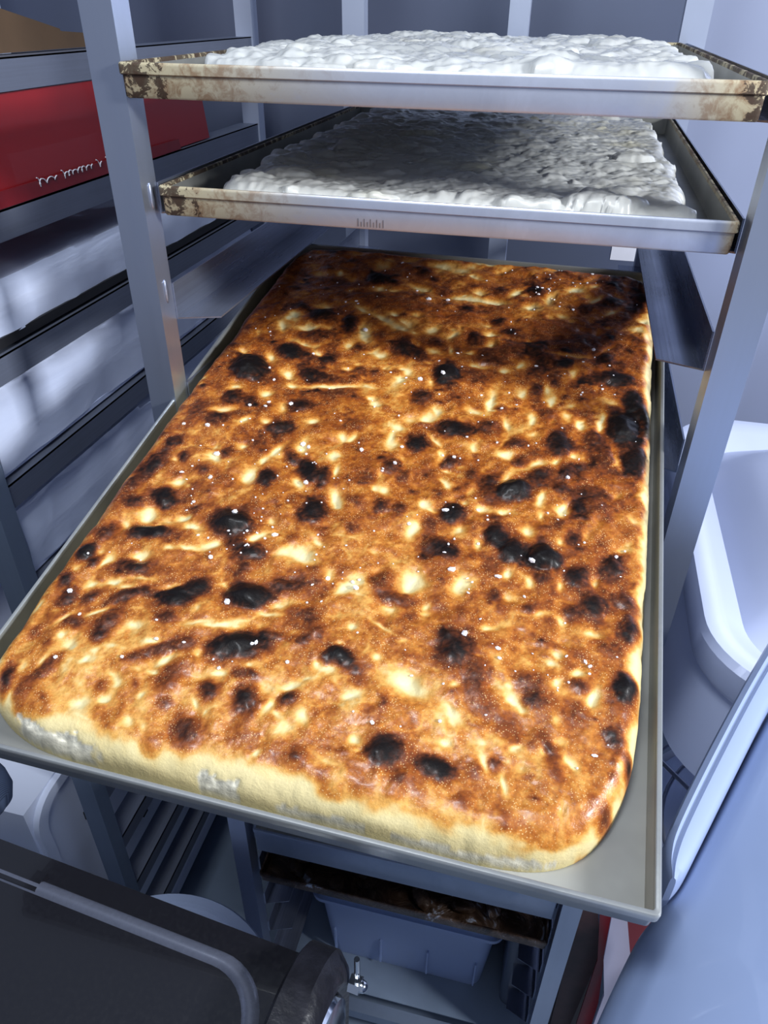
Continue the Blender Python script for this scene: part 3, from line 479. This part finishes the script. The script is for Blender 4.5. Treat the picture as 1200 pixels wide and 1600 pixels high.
# ------------------------------------------------------------------ raw doughs
def dough_field(name, poly, n, seed, hbase, mat, step=.0022, amp=1.0):
    xs_ = np.arange(.008, .594, step); ys_ = np.arange(.008, .85, step)
    X, Y = np.meshgrid(xs_, ys_, indexing='ij'); d, qx, qy = poly_dist(X, Y, smooth_poly(poly, 2))
    ins = d > 0; rs = np.random.RandomState(seed)
    wx = fbm(X, Y, .03, seed+1, 3)*.006; wy = fbm(X, Y, .03, seed+2, 3)*.006
    d2 = np.clip(d, 0, None); t = np.clip(d2/.026, 0, 1)
    H = hbase*(1-(1-t)**2.3)**(1/2.3)+sstep(t, .2, 1)*(.0045*fbm(X, Y, .09, seed+3, 2))
    for k in range(n):
        cx, cy = rs.uniform(.02, .58), rs.uniform(.02, .84); a = rs.choice([.007, .011, .016, .024], p=[.22, .34, .30, .14])*rs.uniform(.8, 1.3); e = rs.uniform(.35, .9); th = rs.uniform(-.6, .6)
        R = a*1.5; i0, i1 = np.searchsorted(xs_, (cx-R, cx+R)); j0, j1 = np.searchsorted(ys_, (cy-R, cy+R)); s = (slice(i0, i1), slice(j0, j1))
        if X[s].size == 0: continue
        u = (X[s]+wx[s]-cx)*math.cos(th)+(Y[s]+wy[s]-cy)*math.sin(th); v = -(X[s]+wx[s]-cx)*math.sin(th)+(Y[s]+wy[s]-cy)*math.cos(th)
        q = (u/a)**2+(v/(a*e))**2
        ci, cj = min(np.searchsorted(xs_, cx), len(xs_)-1), min(np.searchsorted(ys_, cy), len(ys_)-1)
        b0 = H[ci, cj]; hh = min(.0048, a*.24)*rs.uniform(.3, 1.15)*amp
        cap = b0+hh*(np.sqrt(np.clip(1.25-q, 0, 2))-.5)/.62
        k_ = .0030; h = np.clip(.5+.5*(cap-H[s])/k_, 0, 1); sm = H[s]*(1-h)+cap*h+k_*h*(1-h)
        H[s] = np.where((q < 1.25) & (d2[s] > 0), np.minimum(sm, H[s]+.009), H[s])
    rid = 1-np.abs(fbm(X+wx*2, Y*1.5+wy*2, .015, seed+9, 3))*2; H += (.0016*fbm(X+wx, Y+wy, .014, seed+7, 3)+.0011*rid+.0008*fbm(X, Y, .006, seed+8, 2))*sstep(t, 0, .4)
    H *= np.clip(d2/.004, 0, 1)**.5
    Z = np.where(ins, -.0293+np.maximum(H, .0006), -.0293)
    return field_mesh(name, np.where(ins, X, qx), np.where(ins, Y, qy), Z, ins, mat), (xs_, ys_, Z)
def dough_mat(name, c0, c1):
    t = NT(name); n = t.noise(7, 4); n2 = t.noise(30, 3)
    t.set(color=t.mix(t.ramp(n, [(.55, 0.0), (.72, .8)]), c0, c1), rough=t.ramp(n2, [(.3, .42), (.7, .22)]), coat=.25, coat_rough=.15, spec=.5, sss=.05)
    t.b.inputs['Subsurface Radius'].default_value = (.01, .008, .005); t.b.inputs['Subsurface Scale'].default_value = .4
    return t.bump(n2, .18, .003).m
M_dough = dough_mat('raw_dough', (.54, .545, .52), (.50, .47, .33)); M_dough2 = dough_mat('raw_dough_floury', (.50, .51, .50), (.47, .46, .41))
dm, _ = dough_field('raw_dough', [(.052,.030),(.12,.022),(.30,.020),(.50,.020),(.562,.022),(.572,.05),(.560,.10),(.573,.16),(.562,.24),(.575,.32),(.563,.42),(.572,.52),(.56,.64),(.565,.80),(.50,.835),(.10,.835),(.045,.82),(.032,.60),(.046,.40),(.034,.25),(.055,.14),(.048,.07)], 520, 71, .030, M_dough)
dm.location = mid.location
tag(dm, 'raw white bubbly dough spread in the middle tray, shaded at its back left', 'dough', 'raw doughs on trays')
dt, _ = dough_field('raw_dough', [(.055,.030),(.20,.022),(.40,.020),(.55,.024),(.570,.06),(.562,.15),(.572,.30),(.555,.50),(.55,.70),(.50,.82),(.10,.83),(.06,.70),(.05,.40),(.06,.15)], 600, 87, .034, M_dough2, amp=1.1)
dt.location = top.location
tag(dt, 'raw floury dough mounded above the rim of the uppermost tray', 'dough', 'raw doughs on trays')

# ------------------------------------------------------------------ lower trays and boxes in the rack
lo = tray('baking_tray', M_tray_low, M_inner, 'empty blue-grey baking tray low in the rack directly under the baked bread', D=.86, h=.075)
lo.location = (.0, -.008, -1.187)
bu = tray('baking_tray', M_burnt, M_burnt, 'burnt black baking tray with caked residue under the empty blue-grey tray', D=.86, h=.031)
bu.location = (.0, -.008, -1.345)
bm = bmesh.new(); rs_ = random.Random(3)
for k in range(70):
    r = rs_.uniform(.008, .022); mt = Matrix.Translation((rs_.uniform(.03, .57), rs_.uniform(.03, .30), -1.372+r*.3))@Matrix.Rotation(rs_.uniform(0, 3), 4, 'Z')@Matrix.Diagonal((1.4, .8, .5, 1))
    bmesh.ops.create_icosphere(bm, subdivisions=2, radius=r, matrix=mt)
for v in bm.verts: v.co += Vector((rs_.uniform(-1, 1), rs_.uniform(-1, 1), rs_.uniform(-1, 1)))*.0018
tag(from_bm('burnt_residue', bm, M_burnt, smooth=True), 'burnt brown crumbs and residue lying in the blackened tray', 'residue', kind='stuff')

def open_bin(name, x0, x1, y0, y1, z0, z1, mat, label, cat, taper=.02, r=.03, ribs=0, lip=.012):
    t = empty(name, ((x0+x1)/2, (y0+y1)/2, z0), label, cat); cx, cy = (x0+x1)/2, (y0+y1)/2
    def ring(o, z): return [(x-cx, y-cy, z-z0) for x, y in rrect(x0+o, x1-o, y0+o, y1-o, r, 6)]
    bm = bmesh.new()
    loft(bm, [ring(taper, z0), ring(taper*.15, z0+(z1-z0)*.93), ring(.003, z1), ring(.006, z1), ring(taper*.15+.004, z0+(z1-z0)*.9), ring(taper+.004, z0+.004)], True, True, True)
    from_bm('bin_body', bm, mat, t, True)
    bm = bmesh.new()
    loft(bm, [ring(0, z1-.012), ring(-lip, z1-.012), ring(-lip, z1), ring(.004, z1+.001)], True)
    from_bm('bin_rim', bm, mat, t, True)
    if ribs:
        for k in range(ribs):
            x = x0+.04+(x1-x0-.08)*k/(ribs-1)
            box('rib', (x-.002-cx, x+.002-cx, y0+taper*.5-cy-.004, y0+taper*.5-cy+.006, .03, (z1-z0)*.45), mat, t, bevel=0)
    return t
open_bin('storage_box', .085, .515, .09, .60, -1.90+.040, -1.560, M_clear, 'translucent bluish plastic storage box standing on the base of the rack', 'storage box', .022, .03, 4)
open_bin('storage_box', .535, .600, .08, .55, -1.90+.040, -1.52, M_darkclear, 'dark clear plastic container wedged between the bluish storage box and the right post', 'storage box', .008, .02, 0, .003)
tag(box('base_panel', (.0, .596, .03, .86, -1.8645, -1.8610), M_floor, bevel=.002), 'pale blue-grey board lying on the base bars under the storage box', 'board')

# ------------------------------------------------------------------ left rack and what it holds
lr = empty('bakery_rack', (-.62, .5, FL), 'second steel rack on the left holding the red box and film-wrapped white boxes', 'rack', 'steel tray racks')
def lp(name, r, mat, **k): return box(name, (r[0]+.62, r[1]+.62, r[2]-.5, r[3]-.5, r[4]-FL, r[5]-FL), mat, lr, **k)
for (a, b) in ((-.336, -.296), (-.985, -.945)):
    lp('post', (a, b, -.060, -.027, FL, .42), M_lpost, bevel=.0015)
    lp('post', (a, b, 1.045, 1.080, FL, .42), M_strip, bevel=.0015)
for k in range(11):
    z = -.068+.172-.177*k if k else .104
    if k: z = -.068-.177*(k-1)
    for s in (0, 1):
        if s == 0: x0, x1, x2, x3 = -.302, -.300, -.345, -.300
        else: x0, x1, x2, x3 = -.981, -.979, -.981, -.935
        bm = bmesh.new(); bx(bm, x0+.62, x1+.62, -.527, .545, z-.038-FL, z-FL); bx(bm, x2+.62, x3+.62, -.527, .545, z-.002-FL, z-FL)
        from_bm('rail', bm, M_lrail, lr)
# kraft box on the topmost rails
kb = empty('cardboard_box', (-.62, .5, .106), 'brown kraft cardboard box on the topmost rails of the left rack', 'box')
prism('box_side', [(.29, -.40, 0), (.29, .02, 0), (.29, .02, .014), (.29, -.12, .022), (.29, -.30, .060), (.29, -.40, .062)], (-.003, 0, 0), M_kraft, kb)
box('box_bottom', (-.28, .287, -.40, .02, 0, .004), M_kraft, kb, bevel=0)
prism('box_flap', [(.287, -.30, .058), (.287, -.12, .022), (-.20, .0, .040), (-.20, -.20, .07)], (0, 0, .003), M_kraft, kb, bevel=.0005)
# red box
rb = empty('pizza_box', (-.62, .45, -.066), 'glossy dark red carton with white script lettering on the left rack', 'box')
prism('box_body', [(.312, -.40, .0), (.312, .345, .0), (.300, .345, .115), (.306, .05, .128), (.300, -.40, .130)], (-.60, 0, 0), M_red, rb, bevel=.004)
prism('bottom_flap', [(.316, -.40, -.001), (.316, .20, -.001), (.314, .20, .016), (.314, -.40, .020)], (.003, 0, 0), M_darkred, rb, bevel=.001)
bm = bmesh.new(); rr_ = random.Random(6); y = -.245; pts = []
segs = []
for wlen, nlt in ((.050, 3), (.085, 7), (.018, 1), (.060, 4)):
    pts = []; am = [rr_.uniform(.5, 1.2) for _ in range(nlt+1)]; am[0] = 1.9; lw = [rr_.uniform(.5, 1.3) for _ in range(nlt)]; yy = y
    for q_ in range(nlt):
        L_ = wlen*lw[q_]/sum(lw)
        for i in range(12):
            f = i/12; a_ = am[q_]*(1-f)+am[q_+1]*f
            pts.append((.3186, yy+L_*f+.0030*math.sin(2*PI*f), .0165+.0036*math.cos(2*PI*f)*a_+.02*(yy+.245)*0))
        yy += L_
    segs.append(pts); y += wlen+.010
for s in segs: tube_bm(bm, s, .0008, 6)
from_bm('script_lettering', bm, M_print, rb, True)
# film wrapped box
wb = empty('dough_box', (-.62, .47, -.2395), 'white dough box under wrinkled clear film between the red carton and the next rail', 'box', 'film wrapped boxes')
def wrapped(name, x0, x1, y0, y1, z0, z1, parent, seed, mat):
    bm = bmesh.new(); n = 46; m = 12; rings = []
    prof = [(0, 0), (.0, .35), (.0, .8), (.008, .95), (.03, 1.0), (.10, 1.01), (.22, 1.0), (.40, .99)]
    rg = random.Random(seed)
    for o, hz in prof:
        rings.append([(x, yy, z0+(z1-z0)*hz) for x, yy in [(x1-o, y0+(y1-y0)*k/n) for k in range(n+1)]])
    R = loft(bm, rings, False)
    a = np.array([v.co[:] for v in bm.verts]); nz = fbm(a[:, 1]*1.0, a[:, 2]*2+a[:, 0]*3, .05, seed, 4)
    for v, q in zip(bm.verts, nz): v.co.x += q*.006; v.co.z += q*.004*(1 if v.co.z > z0+.01 else 0)
    geom = bmesh.ops.extrude_face_region(bm, geom=bm.faces[:])
    for v in geom['geom']:
        if isinstance(v, bmesh.types.BMVert): v.co += Vector((-.004, 0, -.003))
    return from_bm(name, bm, mat, parent, True)
wrapped('film_wrap', -.29, .312, -.52, .50, .012, .088, wb, 5, M_film)
box('box_tray', (-.29, .314, -.51, .50, 0, .014), M_rubber, wb)
for i, (zz, hh, lab) in enumerate(((-.4175, .128, 'white box wrapped in clear film on the left rack, upper one below the dark tray'), (-.5945, .118, 'white box wrapped in clear film on the left rack beside the pulled-out tray, lower one'))):
    b = empty('dough_box', (-.62, .47, zz), lab, 'box', 'film wrapped boxes')
    wrapped('film_wrap', -.29, .308, -.48, .52, .006, hh, b, 15+i*9, M_film)
    box('box_tray', (-.29, .306, -.48, .52, 0, .008), M_white, b)
# big white bin with rounded lid panel, lower in the left rack
wbn = empty('flour_bin', (-.66, .35, FL), 'large white plastic bin with a rounded side panel low in the left rack', 'bin')
bm = bmesh.new(); bx(bm, -.25, .255, -.48, .62, .02, .91); from_bm('bin_body', bm, M_binw, wbn, True, .045, 6)
bm = bmesh.new()
def yz(x, y0, y1, z0, z1, r): return [(x, p, q) for p, q in rrect(y0, y1, z0, z1, r, 8)]
loft(bm, [yz(.250, -.475, .60, .03, .905, .07), yz(.268, -.475, .60, .03, .905, .07), yz(.268, -.45, .575, .055, .88, .055), yz(.262, -.445, .57, .06, .875, .05)], True, False, True)
from_bm('side_panel', bm, M_binw, wbn, True)
for yk, zk in ((-.355, .715), (-.20, .50)): box('latch', (.262, .278, yk, yk+.02, zk, zk+.025), M_rubber, wbn, bevel=.006)

# round lidded tub on the floor
tb = empty('flour_tub', (-.095, -.323, FL), 'round white tub with a pale lid on the floor, half hidden by the black appliance', 'tub')
lathe('tub_body', [(.20, 0), (.215, .35), (.225, .64)], (0, 0, 0), M_white, tb)
lathe('tub_lid', [(.236, .635), (.243, .642), (.243, .670), (.238, .678), (.222, .680), (.216, .674), (.205, .674), (.05, .680), (.0005, .680)], (0, 0, 0), M_lid, tb)

# ------------------------------------------------------------------ black appliance, bottom left
ap = empty('counter_appliance', (0, -.75, -.9), 'glossy black appliance top with a raised rounded rim and a chrome-ended black handle', 'appliance', None, (0, 0, -.097))
ZT_ = .40
bm = bmesh.new(); bx(bm, -.65, .284, -.25, .277, -.3, ZT_); from_bm('body', bm, M_black, ap, True, .004, 3)
def rim_path(o):
    p = []
    x1, y1, r = .268-o, .250-o, .050-o*.6
    p += [(-.62, y1), (-.3, y1), (0.0, y1), (.15, y1)]
    for k in range(11):
        a = PI/2-PI/2*k/10; p.append((x1-r+r*math.cos(a), y1-r+r*math.sin(a)))
    p += [(x1, .05), (x1, -.24)]
    return p
bm = bmesh.new()
prof = [(-.0065, 0.000), (-.004, .0032), (0.0, .0045), (.004, .0032), (.0065, -.0005)]
loft(bm, [[(x, y, ZT_+h) for x, y in rim_path(o)] for o, h in prof], False)
from_bm('raised_rim', bm, steel('grey_rim_enamel', (.10, .11, .15), .22, .3), ap, True)  # rim coloured a lighter grey than the black body
box('hinge_slot', (-.03, .035, .245, .262, ZT_-.002, ZT_+.004), M_black, ap, bevel=.003)

def stad(x, o):
    y0, y1, z0, z1 = -.25+o, .303-o, .20+o, .432-o
    p = [(x, y0, z0)]
    p += [(x, y1-.01, z0)]
    for k in range(13):
        a = PI/2*k/12; R = .075-o*.4; p.append((x, y1-R+R*math.cos(a), z1-R+R*math.sin(a)))
    p += [(x, y0, z1)]
    return p
bm = bmesh.new(); loft(bm, [stad(.283, .004), stad(.286, 0), stad(.309, 0), stad(.318, .007), stad(.322, .018), stad(.317, .024)], True, True, True)
hnd = from_bm('end_cap_handle', bm, M_cap, ap, True)
bm = bmesh.new(); loft(bm, [stad(.3185, .026), stad(.3225, .028), stad(.3235, .034)], True, True, True)
from_bm('chrome_end_plate', bm, M_chrome, hnd, True)
bm = bmesh.new(); bmesh.ops.create_cone(bm, cap_ends=True, segments=6, radius1=.008, radius2=.008, depth=.010, matrix=Matrix.Translation((.328, .285, .362))@Matrix.Rotation(PI/2, 4, 'Y'))
bmesh.ops.create_uvsphere(bm, u_segments=12, v_segments=8, radius=.0055, matrix=Matrix.Translation((.334, .285, .362)))
bmesh.ops.create_cone(bm, cap_ends=True, segments=10, radius1=.0025, radius2=.0025, depth=.03, matrix=Matrix.Translation((.329, .287, .388)))
from_bm('bolt', bm, M_chrome, hnd, True)

# ------------------------------------------------------------------ person at the left edge (denim elbow)
bm = bmesh.new(); pts = [(-.60, -.33, -.40), (-.46, -.34, -.50), (-.30, -.35, -.59), (-.215, -.355, -.640), (-.160, -.355, -.682), (-.205, -.36, -.742), (-.30, -.37, -.84), (-.46, -.38, -.92)]
tube_bm(bm, pts, [.075, .07, .062, .056, .056, .055, .052, .046], 20)
pe_ = from_bm('person', bm, M_denim, None, True)
sb = pe_.modifiers.new('sub', 'SUBSURF'); sb.levels = 2; sb.render_levels = 2
tag(pe_, 'person at the left edge, only a bent elbow in a blue denim sleeve in view', 'person')

# ------------------------------------------------------------------ mixer at the right
mx = empty('dough_mixer', (1.05, .42, FL), 'white dough mixer with rounded housing and steel bowl behind the right post of the rack', 'mixer')
def xy(x0, x1, y0, y1, r, z): return [(x-1.05, y-.42, z-FL) for x, y in rrect(x0, x1, y0, y1, r, 12)]
bm = bmesh.new()
loft(bm, [xy(.735, 1.40, .03, .80, .13, -.86), xy(.712, 1.42, .0, .82, .15, -.835), xy(.738, 1.43, .02, .84, .14, -.68), xy(.726, 1.45, .005, .86, .15, -.668), xy(.720, 1.455, .0, .865, .15, -.655), xy(.720, 1.455, .0, .865, .15, -.610), xy(.728, 1.45, .008, .857, .145, -.600), xy(.752, 1.43, .032, .835, .13, -.600), xy(.768, 1.41, .050, .82, .12, -.612), xy(.80, 1.39, .085, .79, .11, -.640), xy(.86, 1.34, .15, .74, .10, -.600), xy(.93, 1.29, .22, .69, .10, -.565)], True, True, True)
hs = from_bm('housing', bm, M_white, mx, True)
box('column', (1.10-1.05, 1.42-1.05, .30-.42, .80-.42, 0, -.855-FL), M_white, mx, bevel=.03, seg=4)
lathe('steel_bowl', [(.02, .0), (.16, .02), (.25, .10), (.285, .22), (.29, .42), (.300, .43), (.300, .44), (.284, .44), (.278, .22), (.24, .11), (.15, .03), (.01, .02)], (-.03, -.26, .40), M_post, mx)
for R, z in ((.30, .865), (.24, .885), (.18, .90)):
    tube('guard_wire', [(-.03+R*math.cos(2*PI*k/48), -.26+R*math.sin(2*PI*k/48), z) for k in range(48)], .004, M_rail, mx, 8, True)
tube('guard_wire', [(-.34, .02, .86), (-.27, -.10, .885), (-.16, -.24, .90), (-.02, -.30, .90)], .005, M_rail, mx)

# ------------------------------------------------------------------ light blue cover, bottom right
cv = empty('plastic_cover', (1.0, -.55, -.75), 'large smooth light blue plastic cover at the bottom right with a paler raised edge strip', 'cover')
edge = [(.47, -.75), (.505, -.62), (.543, -.519), (.581, -.434), (.603, -.399), (.628, -.352), (.665, -.28), (.715, -.18), (.772, -.075)]
def cr_(P, n=8):
    o = []
    for i in range(len(P)-1):
        a, b, c, d_ = P[max(i-1, 0)], P[i], P[i+1], P[min(i+2, len(P)-1)]
        for k in range(n):
            t = k/n; o.append(tuple(.5*((2*b[j])+(-a[j]+c[j])*t+(2*a[j]-5*b[j]+4*c[j]-d_[j])*t*t+(-a[j]+3*b[j]-3*c[j]+d_[j])*t**3) for j in range(len(b))))
    o.append(P[-1]); return o
E_ = cr_(edge)
def shift(P, s):
    o = []
    for i, p in enumerate(P):
        a = Vector(P[max(i-1, 0)]); b = Vector(P[min(i+1, len(P)-1)]); dd_ = (b-a).normalized(); nn = Vector((dd_.y, -dd_.x))
        o.append((p[0]+nn.x*s, p[1]+nn.y*s))
    return o
bm = bmesh.new(); rings = []
for s, z in ((.02, -.95), (.004, -.60), (0, -.49), (.003, -.470), (.012, -.456), (.026, -.450), (.06, -.441), (.12, -.428), (.20, -.416), (.30, -.412), (.42, -.418)):
    rings.append([(x-1.0, y+.55, z+.75+(.006*math.sin(y*9) if s > .05 else 0)) for x, y in shift(E_, s)])
rings.append([(x, y, z-.4) for x, y, z in rings[-1]])
loft(bm, rings, False, False, False)
from_bm('cover_shell', bm, M_cover, cv, True)
# raised strip
SO = cr_([(.600,-.403),(.5985,-.378),(.605,-.350),(.642,-.266),(.69,-.165),(.735,-.075),(.755,-.035)], 8)
SI = cr_([(.605,-.4035),(.616,-.388),(.637,-.345),(.675,-.266),(.722,-.170),(.768,-.085),(.788,-.050)], 8)
bm = bmesh.new(); rings = []
for f, z in ((0, -.475), (0, -.437), (.06, -.431), (.22, -.428), (.30, -.4305), (.38, -.4305), (.46, -.428), (.80, -.430), (.94, -.434), (1.0, -.441), (1.0, -.475)):
    rings.append([(p[0]+(q[0]-p[0])*f-1.0, p[1]+(q[1]-p[1])*f+.55, z+.75) for p, q in zip(SO, SI)])
loft(bm, rings+[rings[0]], False)
bmesh.ops.remove_doubles(bm, verts=bm.verts, dist=1e-6); bmesh.ops.holes_fill(bm, edges=bm.edges)
from_bm('edge_strip', bm, M_strap, cv, True)

# ------------------------------------------------------------------ flattened boxes and paper beside the rack
def board(name, pts, y, mat, label, cat, th=.006, lean=0):
    zmin = min(p[1] for p in pts); cx = sum(p[0] for p in pts)/len(pts)
    o = prism(name, [(x-cx, 0, z-zmin) for x, z in pts], (0, th, 0), mat, None, .0008)
    o.location = (cx, y, zmin); return tag(o, label, cat)

board('cardboard_sheet', [(.648,-1.30),(.665,-1.353),(.713,-1.543),(.742,-1.78),(.748,-1.95),(.650,-1.95)], .06, M_greycard, 'grey flattened cardboard leaning just right of the lower right rack post', 'cardboard')
board('board_sheet', [(.645,-1.20),(.669,-1.21),(.706,-1.367),(.705,-1.466),(.690,-1.95),(.660,-1.95)], .02, M_brownsheet, 'thin dark brown board leaning in front of the grey cardboard', 'board')
board('carton_sheet', [(.662,-1.12),(.686,-1.12),(.700,-1.29),(.722,-1.50),(.735,-1.95),(.700,-1.95),(.693,-1.336)], -.02, M_darkred, 'dark red folded carton standing between the brown board and the white paper', 'carton')
board('paper_sheet', [(.676,-1.06),(.698,-1.06),(.750,-1.208),(.760,-1.95),(.722,-1.95),(.716,-1.40),(.693,-1.272)], -.05, M_paper, 'white paper sheet standing between the dark red carton and the blue cover', 'paper')
board('red_card', [(.680,-1.00),(.735,-1.00),(.775,-1.15),(.775,-1.95),(.742,-1.95),(.728,-1.20),(.713,-1.141)], -.09, M_red, 'bright red card just under the right front corner of the pulled-out tray', 'card', .004)
